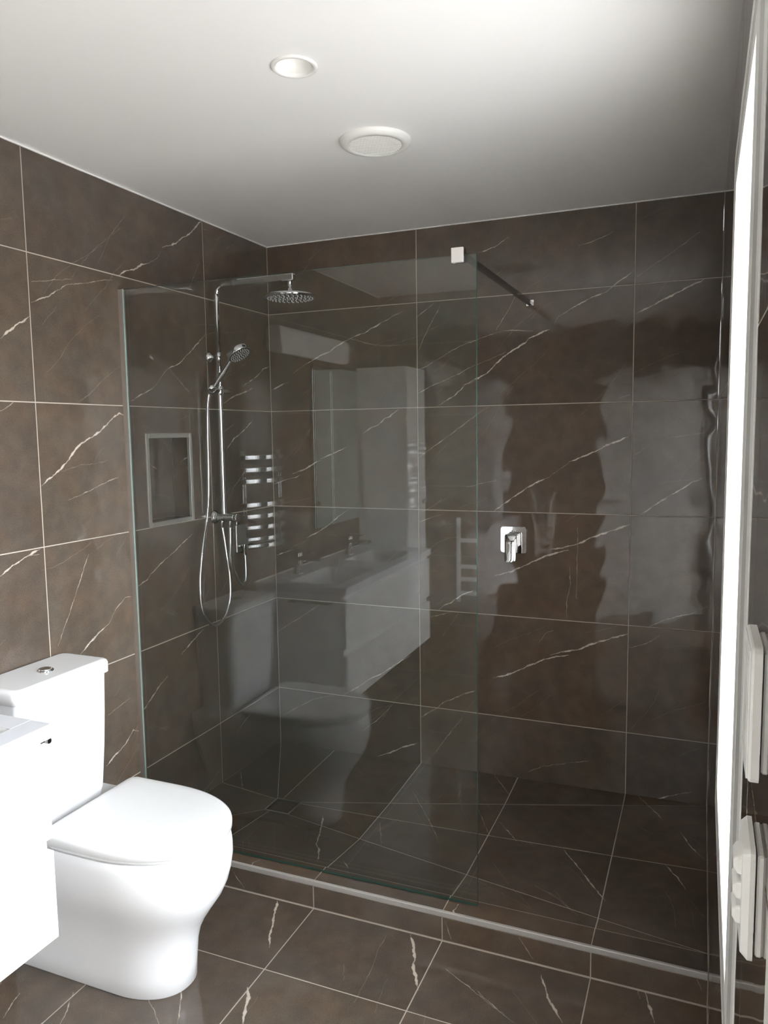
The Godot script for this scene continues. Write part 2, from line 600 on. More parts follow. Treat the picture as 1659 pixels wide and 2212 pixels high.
func view_and_light() -> void:
	var cam := Camera3D.new()
	cam.name = "camera"
	cam.position = Vector3(1.89969, 1.51967, 3.18815)
	cam.rotation = Vector3(-0.102457, 0.394316, -0.014275)
	cam.fov = rad_to_deg(2.0 * atan(1106.0 / 1655.35))
	cam.near = 0.01
	cam.far = 60.0
	cam.current = true
	add_child(cam)
	var sky := Sky.new()
	var air := ProceduralSkyMaterial.new()
	# bright overcast day: an even white sky over paler-than-dark ground
	air.sky_top_color = Color(0.95, 0.975, 1.0)
	air.sky_horizon_color = Color(0.97, 0.985, 1.0)
	air.sky_energy_multiplier = 5.4
	air.ground_bottom_color = Color(0.49, 0.49, 0.49)
	air.ground_horizon_color = Color(0.51, 0.51, 0.51)
	air.ground_energy_multiplier = 5.4
	sky.sky_material = air
	var e := Environment.new()
	e.background_mode = Environment.BG_SKY
	e.sky = sky
	e.tonemap_mode = Environment.TONE_MAPPER_LINEAR
	e.tonemap_exposure = 1.0
	e.sdfgi_enabled = true
	e.ssao_enabled = true
	e.ssil_enabled = true
	var w := WorldEnvironment.new()
	w.name = "environment"
	w.environment = e
	add_child(w)

func materials() -> void:
	rng.seed = 20240611
	wobble.seed = 5
	wobble.noise_type = FastNoiseLite.TYPE_SIMPLEX
	wobble.frequency = 0.02
	wobble.fractal_octaves = 2
	M.stone_texture = stone_base()
	M.wave_texture = wave_normals()
	mat("grout", Color8(168, 158, 146), 0.85)
	mat("paint", Color8(246, 245, 243), 0.45)
	mat("bead", Color8(242, 241, 238), 0.5)
	mat("ceramic", Color8(238, 238, 239), 0.06)
	mat("seat_plastic", Color8(230, 230, 230), 0.14)
	mat("gloss_white", Color8(250, 250, 250), 0.16)
	mat("white_plastic", Color8(236, 235, 231), 0.35)
	mat("vent_plastic", Color8(240, 239, 235), 0.22)
	mat("stone_top", Color8(214, 216, 221), 0.18)
	mat("chrome", Color8(226, 228, 230), 0.05, 1.0)
	mat("satin", Color8(188, 186, 183), 0.34, 1.0)
	mat("step_metal", Color8(172, 168, 163), 0.4, 0.25)
	mat("frame_white", Color8(226, 225, 221), 0.4)
	mat("frame_grey", Color8(176, 174, 168), 0.45)
	mat("rubber", Color8(46, 46, 46), 0.7)
	mat("nozzle_rubber", Color8(222, 222, 220), 0.6)
	mat("head_face", Color8(58, 59, 61), 0.3)  # dark colour painted in for the dark room that the chrome faces reflect
	mat("niche_trim", Color8(182, 182, 176), 0.42, 0.6)
	mat("hall_floor", Color8(170, 150, 125), 0.5)
	mat("bar_metal", Color8(120, 116, 112), 0.15, 1.0)  # chrome darkened in colour to carry the reflection of dark tiles
	mat("clamp_metal", Color8(196, 192, 187), 0.4, 0.2)
	mat("mirror", Color8(228, 236, 229), 0.0, 1.0)
	mat("channel_metal", Color8(146, 136, 128), 0.35, 0.3)
	mat("edge_teal", Color8(150, 190, 184), 0.3)  # teal of the glass edge showing in the channel
	mat("door_paint", Color8(212, 210, 206), 0.4)
	var g := mat("clear_glass", Color(0.24, 0.33, 0.29, 0.05), 0.0)
	g.transparency = BaseMaterial3D.TRANSPARENCY_ALPHA
	var ge := mat("glass_edge", Color(0.16, 0.3, 0.27), 0.1)
	ge.metallic_specular = 0.5
	var wg := mat("window_glass", Color(0.9, 0.95, 0.92, 0.04), 0.0)
	wg.metallic_specular = 0.15
	wg.transparency = BaseMaterial3D.TRANSPARENCY_ALPHA

# ---------------------------------------------------------------- room

func structure() -> void:
	var rows := [FLOOR]
	for k in 5:
		rows.append(JOINT_Y + TILE * k)
	rows.append(CEIL)
	# printed veins
	var pb := Print.new(0.0, -0.1, 1.96, 2.5, 810.0, wobble)
	ink(pb, VEINS_BACK)
	stray(pb, Rect2(0, 0, 1.95, 2.38), 70, 0.6, 1.1, 0.7, 0.35)
	var pl := Print.new(0.0, -0.1, 2.3, 2.5, 810.0, wobble)
	ink(pl, VEINS_LEFT)
	stray(pl, Rect2(1.58, 0, 0.7, 2.38), 16, 1.2, 4.0, -0.7)
	stray(pl, Rect2(0, 0, 2.3, 2.38), 80, 0.6, 1.1, -0.7, 0.35)
	var pf := Print.new(0.0, 1.0, 1.96, 2.5, 810.0, wobble)
	ink(pf, VEINS_FLOOR)
	stray(pf, Rect2(0, 1.65, 1.95, 1.8), 26, 1.2, 4.5, 2.0)
	stray(pf, Rect2(0, 1.06, 1.95, 2.4), 60, 0.6, 1.1, 2.0, 0.35)
	var ps := Print.new(0.0, 0.0, 1.96, 1.1, 810.0, wobble)
	ink(ps, VEINS_SHOWER)
	ink(ps, VEINS_STEP)
	stray(ps, Rect2(0, 0, 1.95, 1.0), 40, 0.6, 1.1, 1.2, 0.35)
	var pr := Print.new(0.0, -0.06, 1.96, 0.12, 810.0, wobble)
	ink(pr, VEINS_RISER)
	var pg := Print.new(0.0, 0.0, 1.8, 0.9, 810.0, wobble)
	for i in 4:
		stray(pg, Rect2((i % 2) * 0.9, (i / 2) * 0.45, 0.9, 0.45), 6, 1.5, 4.2, 0.7)
		stray(pg, Rect2((i % 2) * 0.9, (i / 2) * 0.45, 0.9, 0.45), 10, 0.6, 1.1, 0.7, 0.4)
	var mb := tile_mats("back_tile", pb)
	var ml := tile_mats("side_tile", pl)
	var mf := tile_mats("floor_tile", pf)
	var ms := tile_mats("shower_tile", ps)
	var mr := tile_mats("riser_tile", pr)
	var mg := tile_mats("plain_tile", pg)
	M.plain_tile = mg[0]

	# back wall of the shower
	var wb := thing("wall_back", "brown stone-look tiled shower wall carrying the square mixer", "wall", "", "structure")
	put(bed(Vector2(-0.12, FLOOR - 0.15), Vector2(ROOM_W + 0.12, CEIL + 0.1), Rect2(), 2, -0.12, -0.0011), "grout_bed", M.grout, wb)
	tile_wall(wb, [0.0, JOINT_X, JOINT_X + 0.9, ROOM_W], rows, func(u, v, d): return Vector3(u, v, d), mb, pb, [])

	# side wall with the shower rail, the toilet and the vanity
	var wl := thing("wall_left", "brown stone-look tiled wall behind shower rail, toilet and vanity", "wall", "", "structure")
	var niche := Rect2(0.628, 1.1815, 0.275, 0.348)
	put(bed(Vector2(0.0, FLOOR - 0.15), Vector2(ROOM_D + 0.12, CEIL + 0.1), niche, 0, -0.12, -0.0011), "grout_bed", M.grout, wl)
	var hole := rect_poly(niche.position.x, niche.end.x, niche.position.y - 0.002, niche.end.y)
	var left_at := func(u, v, d): return Vector3(d, v, u)
	tile_wall(wl, [0.0, 0.4997, 1.3997, 2.2997], rows, left_at, ml, pl, [hole])
	tile_wall(wl, [2.2997, 3.1997, ROOM_D], rows, left_at, mg, pg, [], true)

	# window wall
	var wr := thing("wall_right", "brown stone-look tiled wall around the tall daylit window", "wall", "", "structure")
	var win := Rect2(1.2, 0.6, 1.05, 1.53)
	var way := Rect2(2.81, FLOOR, 0.63, 2.03)
	put(bed(Vector2(0.0, FLOOR - 0.15), Vector2(2.5, CEIL + 0.1), win, 0, ROOM_W + 0.0011, ROOM_W + 0.1), "grout_bed", M.grout, wr)
	put(bed(Vector2(2.5, FLOOR - 0.15), Vector2(ROOM_D + 0.12, CEIL + 0.1), way, 0, ROOM_W + 0.0011, ROOM_W + 0.1), "grout_bed", M.grout, wr)
	tile_wall(wr, [0.0, 0.555, 1.455, 2.355, 3.255, ROOM_D], rows, func(u, v, d): return Vector3(ROOM_W - d, v, u), mg, pg, [rect_poly(win.position.x, win.end.x, win.position.y, win.end.y), rect_poly(way.position.x, way.end.x, way.position.y - 0.01, way.end.y)], true)

	# door wall
	var wf := thing("wall_front", "brown stone-look tiled wall around the white door", "wall", "", "structure")
	var gap := Rect2(1.12, FLOOR, 0.8, 2.04)
	put(bed(Vector2(-0.12, FLOOR - 0.15), Vector2(ROOM_W + 0.12, CEIL + 0.1), gap, 2, ROOM_D + 0.0011, ROOM_D + 0.12), "grout_bed", M.grout, wf)
	tile_wall(wf, [0.0, 0.289, 1.189, ROOM_W], rows, func(u, v, d): return Vector3(u, v, ROOM_D - d), mg, pg, [rect_poly(gap.position.x, gap.end.x, gap.position.y - 0.01, gap.end.y)], true)

	# ceiling with the recess of the downlight cut into it
	var c := CSGBox3D.new()
	c.name = "ceiling"
	c.size = Vector3(ROOM_W + 0.24, 0.1, ROOM_D + 0.24)
	c.position = Vector3(ROOM_W / 2, CEIL + 0.05, ROOM_D / 2)
	c.material = M.paint
	var cut := CSGCylinder3D.new()
	cut.name = "downlight_hole"
	cut.operation = CSGShape3D.OPERATION_SUBTRACTION
	cut.radius = 0.0475
	cut.height = 0.12
	cut.sides = 48
	cut.position = Vector3(0.979, CEIL, 1.493) - c.position
	cut.material = M.paint
	c.add_child(cut)
	var duct := CSGCylinder3D.new()
	duct.name = "vent_hole"
	duct.operation = CSGShape3D.OPERATION_SUBTRACTION
	duct.radius = 0.081
	duct.height = 0.17
	duct.sides = 48
	duct.position = Vector3(0.972, CEIL, 0.985) - c.position
	duct.material = M.paint
	c.add_child(duct)
	add_child(c)
	tag(c, "plain white painted ceiling above the tiled walls", "ceiling", "", "structure")
	var bead := thing("trim_1", "thin white sealant bead where the ceiling meets the tiles", "trim", "", "structure")
	var bd := MB.new()
	bd.box(Vector3(0.0, CEIL - 0.004, 0.0005), Vector3(ROOM_W, CEIL + 0.001, 0.0045))
	bd.box(Vector3(0.0005, CEIL - 0.005, 0.0), Vector3(0.0055, CEIL + 0.001, ROOM_D))
	put(bd.mesh(), "bead", M.bead, bead)

	# main floor
	var fl := thing("floor", "brown stone-look tiled bathroom floor in front of the shower step", "floor", "", "structure")
	put(MB.new().box(Vector3(-0.1, FLOOR - 0.15, 1.03), Vector3(ROOM_W + 0.1, FLOOR - 0.0011, ROOM_D + 0.1)).mesh(), "grout_bed", M.grout, fl)
	tile_wall(fl, [0.0, JOINT_X - TILE, JOINT_X, JOINT_X + TILE, JOINT_X + 2 * TILE, ROOM_W], [1.061, 1.373, 2.273, 3.173, ROOM_D], func(u, v, d): return Vector3(u, FLOOR + d, v), mf, pf, [])

	# shower floor falling to the drain, cut along the four falls
	var sf := thing("shower_floor", "dark brown tiled shower floor falling to a small square drain", "floor", "", "structure")
	var drain := Rect2(0.272, 0.495, 0.113, 0.11)
	var depth := 0.965
	var level := func(x: float, z: float) -> float:
		var t: float = maxf(maxf((drain.position.y - z) / drain.position.y, (z - drain.end.y) / (depth - drain.end.y)), maxf((drain.position.x - x) / drain.position.x, (x - drain.end.x) / (ROOM_W - drain.end.x)))
		var edge := lerpf(lerpf(0.0, 0.021, x / ROOM_W), lerpf(0.03, 0.037, x / ROOM_W), z / depth)
		return lerpf(-0.012, edge, clampf(t, 0.0, 1.0))
	var b := MB.new()
	b.box(Vector3(0, FLOOR - 0.15, 0), Vector3(ROOM_W, -0.03, depth))
	var d0 := drain.position
	var d1 := drain.end
	var facets := [
		PackedVector2Array([Vector2(0, 0), Vector2(ROOM_W, 0), Vector2(d1.x, d0.y), d0]),
		PackedVector2Array([Vector2(ROOM_W, 0), Vector2(ROOM_W, depth), d1, Vector2(d1.x, d0.y)]),
		PackedVector2Array([Vector2(ROOM_W, depth), Vector2(0, depth), Vector2(d0.x, d1.y), d1]),
		PackedVector2Array([Vector2(0, depth), Vector2(0, 0), d0, Vector2(d0.x, d1.y)])]
	var xs := [0.0, 0.297, JOINT_X, JOINT_X + TILE, JOINT_X + 2 * TILE, ROOM_W]
	var zs := [0.0, 0.507, depth]
	var on_fall := func(u, v, d): return Vector3(u, level.call(u, v) + d, v)
	for facet in facets:
		for i in 5:
			for j in 2:
				for q in Geometry2D.intersect_polygons(facet, rect_poly(xs[i], xs[i + 1], zs[j], zs[j + 1])):
					var area := 0.0
					for k in q.size():
						area += q[k].cross(q[(k + 1) % q.size()]) / 2.0
					var ids := Geometry2D.triangulate_polygon(q)
					for k in range(0, ids.size(), 3):
						b.tri(on_fall.call(q[ids[k]].x, q[ids[k]].y, -0.0011), on_fall.call(q[ids[k + 1]].x, q[ids[k + 1]].y, -0.0011), on_fall.call(q[ids[k + 2]].x, q[ids[k + 2]].y, -0.0011), Vector3.UP)
					if absf(area) > 0.0015:
						tile(sf, q, on_fall, ms, ps, "tile", Vector2.ZERO, 0.006)
	put(b.mesh(), "grout_bed", M.grout, sf)

	# raised step between shower and room
	var stp := thing("shower_step", "low tiled step along the front of the shower under the glass", "step", "", "structure")
	put(MB.new().box(Vector3(0, FLOOR - 0.1, depth), Vector3(ROOM_W, 0.038, 1.0589)).mesh(), "grout_bed", M.grout, stp)
	var cols := [0.0, JOINT_X - TILE, JOINT_X, JOINT_X + TILE, JOINT_X + 2 * TILE, ROOM_W]
	for i in 5:
		tile(stp, rect_poly(cols[i], cols[i + 1], depth, 1.053), func(u, v, d): return Vector3(u, 0.0385 + (v - depth) * 0.03 + d, v), ms, ps, "step_tile")
		tile(stp, rect_poly(cols[i], cols[i + 1], FLOOR + 0.0015, 0.0235), func(u, v, d): return Vector3(u, v, 1.0602 + d), mr, pr, "riser_tile")
	put(MB.new().box(Vector3(0.0, 0.0245, 1.051), Vector3(ROOM_W, 0.0425, 1.0625), 0.002).mesh(), "edge_trim", M.step_metal, stp)

	# niche sunk into the side wall
	var ni := thing("shower_niche", "small rectangular tiled niche with grey metal frame beside the shower rail", "niche")
	var dn := 0.094
	var z0 := niche.position.x
	var z1 := niche.end.x
	var y0 := niche.position.y
	var y1 := niche.end.y
	var shell := MB.new()
	shell.box(Vector3(-dn - 0.012, y0 - 0.01, z0 - 0.01), Vector3(-dn - 0.0012, y1 + 0.01, z1 + 0.01))
	for w in [[z0 - 0.006, z0 - 0.0012], [z1 + 0.0012, z1 + 0.006]]:
		shell.box(Vector3(-dn, y0, w[0]), Vector3(-0.008, y1, w[1]))
	put(shell.mesh(), "grout_bed", M.grout, ni)
	tile(ni, rect_poly(z0, z1, y0 + 0.012, y1), func(u, v, d): return Vector3(-dn + d, v, u), mg, pg, "back_tile", Vector2(0.1, -1.1))
	for s in [0, 1]:
		tile(ni, rect_poly(-dn, -0.006, y0 + 0.012, y1), func(u, v, d): return Vector3(u, v, (z0 + 0.003 + d) if s == 0 else (z1 - 0.003 - d)), mg, pg, "side_tile", Vector2(0.5, -1.0), 0.004)
		tile(ni, rect_poly(-dn, -0.006, z0, z1), func(u, v, d): return Vector3(u, (y0 + 0.013 + d) if s == 0 else (y1 - 0.003 - d), v), mg, pg, "shelf_tile" if s == 0 else "top_tile", Vector2(0.9, -0.4), 0.004)
	var tr := 0.016
	for w in [[z0, z0 + tr, y0, y1], [z1 - tr, z1, y0, y1]]:
		put(MB.new().box(Vector3(-0.01, w[2], w[0]), Vector3(0.0035, w[3], w[1]), 0.001).mesh(), "frame_side", M.niche_trim, ni)
	put(MB.new().box(Vector3(-0.01, y0, z0 + tr), Vector3(0.0035, y0 + tr, z1 - tr), 0.001).mesh(), "frame_sill", M.niche_trim, ni)
	put(MB.new().box(Vector3(-0.01, y1 - tr, z0 + tr), Vector3(0.0035, y1, z1 - tr), 0.001).mesh(), "frame_head", M.niche_trim, ni)

	# frosted window
	var wn := thing("window_1", "tall daylit window with pale frame in the tiled wall", "window", "", "structure")
	var o := win
	var x := ROOM_W
	var step := func(z_a: float, z_b: float, y_a: float, y_b: float, wa: float, wb2: float, wy: float, face_x: float, m: Material, called: String) -> void:
		# a ring of four flat members: far jamb width wa, near jamb width wb2, head and sill height wy
		put(MB.new().box(Vector3(face_x, y_a, z_a), Vector3(x + 0.045, y_b, z_a + wa), 0.0006).mesh(), called, m, wn)
		put(MB.new().box(Vector3(face_x, y_a, z_b - wb2), Vector3(x + 0.045, y_b, z_b), 0.0006).mesh(), called, m, wn)
		put(MB.new().box(Vector3(face_x, y_b - wy, z_a + wa), Vector3(x + 0.045, y_b, z_b - wb2), 0.0006).mesh(), called, m, wn)
		put(MB.new().box(Vector3(face_x, y_a, z_a + wa), Vector3(x + 0.045, y_a + wy, z_b - wb2), 0.0006).mesh(), called, m, wn)
	step.call(o.position.x, o.end.x, o.position.y, o.end.y, 0.04, 0.055, 0.03, x - 0.0009, M.frame_white, "outer_frame")
	step.call(o.position.x + 0.04, o.end.x - 0.055, o.position.y + 0.03, o.end.y - 0.03, 0.04, 0.105, 0.03, x - 0.0002, M.frame_grey, "frame_rebate")
	step.call(o.position.x + 0.08, o.end.x - 0.16, o.position.y + 0.06, o.end.y - 0.06, 0.04, 0.08, 0.03, x - 0.0005, M.frame_white, "sash")
	var pane := MB.new()
	pane.quad(Vector3(x + 0.0008, o.position.y + 0.085, o.position.x + 0.115), Vector3(x + 0.0008, o.end.y - 0.085, o.position.x + 0.115), Vector3(x + 0.0008, o.end.y - 0.085, o.end.x - 0.235), Vector3(x + 0.0008, o.position.y + 0.085, o.end.x - 0.235), Vector3(-1, 0, 0))
	put(pane.mesh(), "window_pane", M.window_glass, wn)

	# closed door in the door wall
	var dr := thing("door_1", "white painted closed door with lever handle in the tiled wall", "door", "", "structure")
	put(MB.new().box(Vector3(1.155, FLOOR + 0.008, ROOM_D + 0.012), Vector3(1.885, 1.935, ROOM_D + 0.05), 0.002).mesh(), "leaf", M.door_paint, dr)
	for w in [[1.12, 1.15], [1.89, 1.92]]:
		put(MB.new().box(Vector3(w[0], FLOOR, ROOM_D - 0.008), Vector3(w[1], 1.985, ROOM_D + 0.11), 0.002).mesh(), "jamb", M.door_paint, dr)
	put(MB.new().box(Vector3(1.15, 1.94, ROOM_D - 0.008), Vector3(1.89, 1.985, ROOM_D + 0.11), 0.002).mesh(), "head", M.door_paint, dr)
	put(MB.new().box(Vector3(1.15, FLOOR, ROOM_D + 0.06), Vector3(1.89, 1.94, ROOM_D + 0.11)).mesh(), "stop", M.door_paint, dr)
	var hd := MB.new()
	hd.cyl(Vector3(1.215, 0.96, ROOM_D + 0.012), Vector3(1.215, 0.96, ROOM_D + 0.004), 0.026)
	hd.cyl(Vector3(1.215, 0.96, ROOM_D + 0.004), Vector3(1.215, 0.96, ROOM_D - 0.045), 0.009)
	hd.cyl(Vector3(1.205, 0.96, ROOM_D - 0.045), Vector3(1.33, 0.96, ROOM_D - 0.045), 0.009)
	put(hd.mesh(), "lever_handle", M.satin, dr)
	# open doorway in the window wall, the way in
	var dw := thing("door_2", "white trimmed open doorway in the window wall opposite the vanity", "doorway", "", "structure")
	var wx := ROOM_W + 0.1
	put(MB.new().box(Vector3(ROOM_W - 0.012, FLOOR, 2.745), Vector3(ROOM_W, 2.04, 2.815), 0.002).mesh(), "architrave", M.frame_white, dw)
	put(MB.new().box(Vector3(ROOM_W - 0.012, 1.97, 2.815), Vector3(ROOM_W, 2.04, ROOM_D - 0.002), 0.002).mesh(), "architrave_head", M.frame_white, dw)
	for w in [[2.81, 2.83], [3.42, 3.44]]:
		put(MB.new().box(Vector3(ROOM_W, FLOOR, w[0]), Vector3(wx, 1.975, w[1])).mesh(), "jamb", M.frame_white, dw)
	put(MB.new().box(Vector3(ROOM_W, 1.955, 2.83), Vector3(wx, 1.975, 3.42)).mesh(), "head", M.frame_white, dw)
	# the hall behind it, its far-wall opening is added to throw daylight on the vanity
	var hx1 := wx + 1.15
	var hz0 := 2.1
	var hz1 := 4.3
	var hw := thing("wall_hall", "plain white painted hall walls beyond the open doorway", "wall", "", "structure")
	var hb := MB.new()
	hb.box(Vector3(wx, FLOOR - 0.1, hz1), Vector3(hx1 + 0.1, CEIL + 0.1, hz1 + 0.1))
	hb.box(Vector3(wx + 0.012, FLOOR - 0.1, hz0 - 0.1), Vector3(hx1 + 0.1, CEIL + 0.1, hz0))
	for q in [[FLOOR - 0.1, 0.2, hz0, hz1], [2.3, CEIL + 0.1, hz0, hz1], [0.2, 2.3, hz0, 2.25], [0.2, 2.3, 4.15, hz1]]:
		hb.box(Vector3(hx1, q[0], q[2]), Vector3(hx1 + 0.1, q[1], q[3]))
	hb.box(Vector3(wx, FLOOR - 0.1, ROOM_D + 0.12), Vector3(wx + 0.1, CEIL + 0.1, hz1))
	put(hb.mesh(), "plaster", M.paint, hw)
	var hf := thing("floor_hall", "pale timber hall floor beyond the open doorway", "floor", "", "structure")
	put(MB.new().box(Vector3(wx, FLOOR - 0.1, hz0 - 0.1), Vector3(hx1 + 0.1, FLOOR, hz1 + 0.1)).mesh(), "boards", M.hall_floor, hf)
	var hc := thing("ceiling_hall", "plain white hall ceiling beyond the open doorway", "ceiling", "", "structure")
	put(MB.new().box(Vector3(wx, CEIL, hz0 - 0.1), Vector3(hx1 + 0.1, CEIL + 0.1, hz1 + 0.1)).mesh(), "plaster", M.paint, hc)
	# unseen eave slab, added to cut the high sky light entering the window
	var ev := thing("added_eave", "pale added eave slab outside that blocks high sky light", "eave", "", "structure")
	put(MB.new().box(Vector3(ROOM_W + 0.1, 2.19, -0.6), Vector3(ROOM_W + 0.85, 2.27, 2.0)).mesh(), "sky_blocker", M.frame_white, ev)

# ---------------------------------------------------------------- shower

func shower() -> void:
	# frameless glass panel, a hair out of square with the wall
	var gp := Node3D.new()
	gp.name = "glass_panel"
	gp.position = Vector3(0.0, 0.0, 1.01)
	gp.rotation = Vector3(0, 0.011, 0)
	add_child(gp)
	tag(gp, "tall frameless clear glass shower panel standing on the tiled step", "glass panel")
	var gw := 1.285
	var y0 := 0.0425
	var y1 := 2.031
	var b := MB.new()
	b.quad(Vector3(0.004, y0, 0), Vector3(gw, y0, 0), Vector3(gw, y1, 0), Vector3(0.004, y1, 0), Vector3(0, 0, 1))
	b.quad(Vector3(0.004, y0, -0.01), Vector3(gw, y0, -0.01), Vector3(gw, y1, -0.01), Vector3(0.004, y1, -0.01), Vector3(0, 0, -1))
	put(b.mesh(), "pane", M.clear_glass, gp)
	var edges := [[Vector3(0.004, y0, 0), Vector3(gw, y0, 0), Vector3.DOWN, "bottom_edge"], [Vector3(0.004, y1, 0), Vector3(gw, y1, 0), Vector3.UP, "top_edge"], [Vector3(gw, y0, 0), Vector3(gw, y1, 0), Vector3.RIGHT, "free_edge"], [Vector3(0.004, y0, 0), Vector3(0.004, y1, 0), Vector3.LEFT, "wall_edge"]]
	for e in edges:
		var q := MB.new()
		var back := Vector3(0, 0, -0.01)
		q.quad(e[0], e[1], e[1] + back, e[0] + back, e[2])
		put(q.mesh(), e[3], M.glass_edge, gp)
	var ch := MB.new()
	ch.box(Vector3(-0.004, y0, 0.0012), Vector3(0.02, y1, 0.0032), 0.0004)
	ch.box(Vector3(-0.004, y0, -0.0132), Vector3(0.016, y1, -0.0112), 0.0004)
	put(ch.mesh(), "wall_channel", M.channel_metal, gp)
	put(MB.new().box(Vector3(0.0202, y0, 0.0004), Vector3(0.0232, y1, 0.0022), 0.0004).mesh(), "glass_edge_strip", M.edge_teal, gp)  # thin strip added to stand in for the visible teal glass edge

	# bracing bar from the glass to the back wall
	var br := thing("bracing_bar", "thin chrome bracing bar from top of glass panel to shower wall", "bracing bar")
	put(MB.new().box(Vector3(1.213, 2.007, 0.998), Vector3(1.249, 2.049, 1.0065), 0.001).mesh(), "glass_clamp", M.clamp_metal, br)
	put(MB.new().box(Vector3(1.213, 2.007, 0.975), Vector3(1.249, 2.049, 0.984), 0.001).mesh(), "clamp_back", M.chrome, br)
	put(MB.new().box(Vector3(1.213, 2.033, 0.984), Vector3(1.249, 2.049, 0.998), 0.001).mesh(), "clamp_bridge", M.chrome, br)
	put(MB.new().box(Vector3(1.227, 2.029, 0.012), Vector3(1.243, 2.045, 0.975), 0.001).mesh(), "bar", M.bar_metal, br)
	put(MB.new().box(Vector3(1.219, 2.026, 0.0), Vector3(1.251, 2.05, 0.014), 0.001).mesh(), "wall_flange", M.chrome, br)

	# shower column on the side wall
	var sc := thing("shower_column", "chrome exposed shower rail with overhead rose and looping hoses", "shower")
	var px := 0.05
	var pz := 0.49
	var pipe := [Vector3(px, 1.19, pz), Vector3(px, 1.6, pz), Vector3(px, 2.08, pz)]
	for k in 9:
		var t := PI / 2 * k / 8
		pipe.append(Vector3(px + 0.04 * (1.0 - cos(t)), 2.09 + 0.04 * sin(t), pz))
	pipe.append(Vector3(0.25, 2.13, pz))
	put(MB.new().tube(pipe, 0.0105, 20).mesh(), "riser_pipe", M.chrome, sc)
	put(MB.new().box(Vector3(0.13, 2.117, pz - 0.013), Vector3(0.412, 2.143, pz + 0.013), 0.003).mesh(), "overhead_arm", M.chrome, sc)
	put(MB.new().turned(Vector3(0.392, 2.118, pz), Vector3.DOWN, [Vector2(0.010, 0.0), Vector2(0.010, 0.022), Vector2(0.007, 0.024), Vector2(0.007, 0.03), Vector2(0.0105, 0.034), Vector2(0.0105, 0.042), Vector2(0.018, 0.046), Vector2(0.018, 0.05)], 20).mesh(), "swivel_joint", M.chrome, sc)
	var rose := put(MB.new().turned(Vector3(0.392, 2.072, pz), Vector3.DOWN, [Vector2(0.016, 0.0), Vector2(0.04, 0.003), Vector2(0.09, 0.008), Vector2(0.0985, 0.0105), Vector2(0.1, 0.0125), Vector2(0.1, 0.02), Vector2(0.0985, 0.0215)], 48, true, false).mesh(), "overhead_rose", M.chrome, sc)
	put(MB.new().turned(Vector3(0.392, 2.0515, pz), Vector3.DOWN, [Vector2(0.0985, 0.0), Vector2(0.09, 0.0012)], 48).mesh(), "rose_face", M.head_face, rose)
	var nz := MB.new()
	for r in [[0.012, 6], [0.028, 10], [0.044, 16], [0.06, 20], [0.076, 26], [0.088, 30]]:
		for k in r[1]:
			var t: float = TAU * k / r[1] + r[0] * 9.0
			nz.lathe(Vector3(0.392 + r[0] * cos(t), 2.0505, pz + r[0] * sin(t)), Vector3.DOWN, [Vector2(0.0024, 0.0), Vector2(0.0014, 0.0042)], 6, false, true)
	put(nz.mesh(), "rose_nozzles", M.nozzle_rubber, rose)
	# diverter body
	put(MB.new().turned(Vector3(0.0, 1.178, pz), Vector3.RIGHT, [Vector2(0.029, 0.0), Vector2(0.029, 0.006), Vector2(0.024, 0.012), Vector2(0.0175, 0.026), Vector2(0.0175, 0.1)], 32).mesh(), "diverter_body", M.chrome, sc)
	var kn := put(MB.new().turned(Vector3(0.1, 1.178, pz), Vector3.RIGHT, [Vector2(0.0165, 0.0), Vector2(0.0165, 0.002), Vector2(0.0185, 0.003), Vector2(0.0185, 0.018), Vector2(0.0175, 0.019)], 32).mesh(), "diverter_knob", M.chrome, sc)
	put(MB.new().cyl(Vector3(0.11, 1.162, pz), Vector3(0.11, 1.143, pz), 0.003, 10, 0.0005).mesh(), "knob_pin", M.chrome, kn)
	for w in [0.038, 0.077]:
		put(MB.new().turned(Vector3(w, 1.163, pz), Vector3.DOWN, [Vector2(0.0105, 0.0), Vector2(0.0105, 0.022), Vector2(0.0085, 0.024), Vector2(0.0085, 0.03)], 16).mesh(), "hose_nut", M.chrome, sc)
	# upper wall bracket
	put(MB.new().turned(Vector3(0.0, 1.842, pz), Vector3.RIGHT, [Vector2(0.021, 0.0), Vector2(0.021, 0.008), Vector2(0.014, 0.014), Vector2(0.008, 0.018), Vector2(0.008, 0.04)], 24).mesh(), "wall_bracket", M.chrome, sc)
	put(MB.new().cyl(Vector3(px, 1.825, pz), Vector3(px, 1.858, pz), 0.0135, 20).mesh(), "bracket_clamp", M.chrome, sc)
	# slider
	var sl := put(MB.new().cyl(Vector3(px, 1.703, 0.55), Vector3(px, 1.703, 0.415), 0.0095, 16).mesh(), "slider", M.chrome, sc)
	put(MB.new().cyl(Vector3(px, 1.685, pz), Vector3(px, 1.721, pz), 0.0155, 20).mesh(), "slider_collar", M.chrome, sl)
	var hdir := Vector3(0.65, 0.76, 0).normalized()
	put(MB.new().turned(Vector3(0.049, 1.692, 0.56) + hdir * 0.006, hdir, [Vector2(0.0125, 0.0), Vector2(0.0165, 0.03), Vector2(0.0145, 0.03), Vector2(0.0125, 0.0)], 20, false, false).mesh(), "handset_holder", M.chrome, sl)
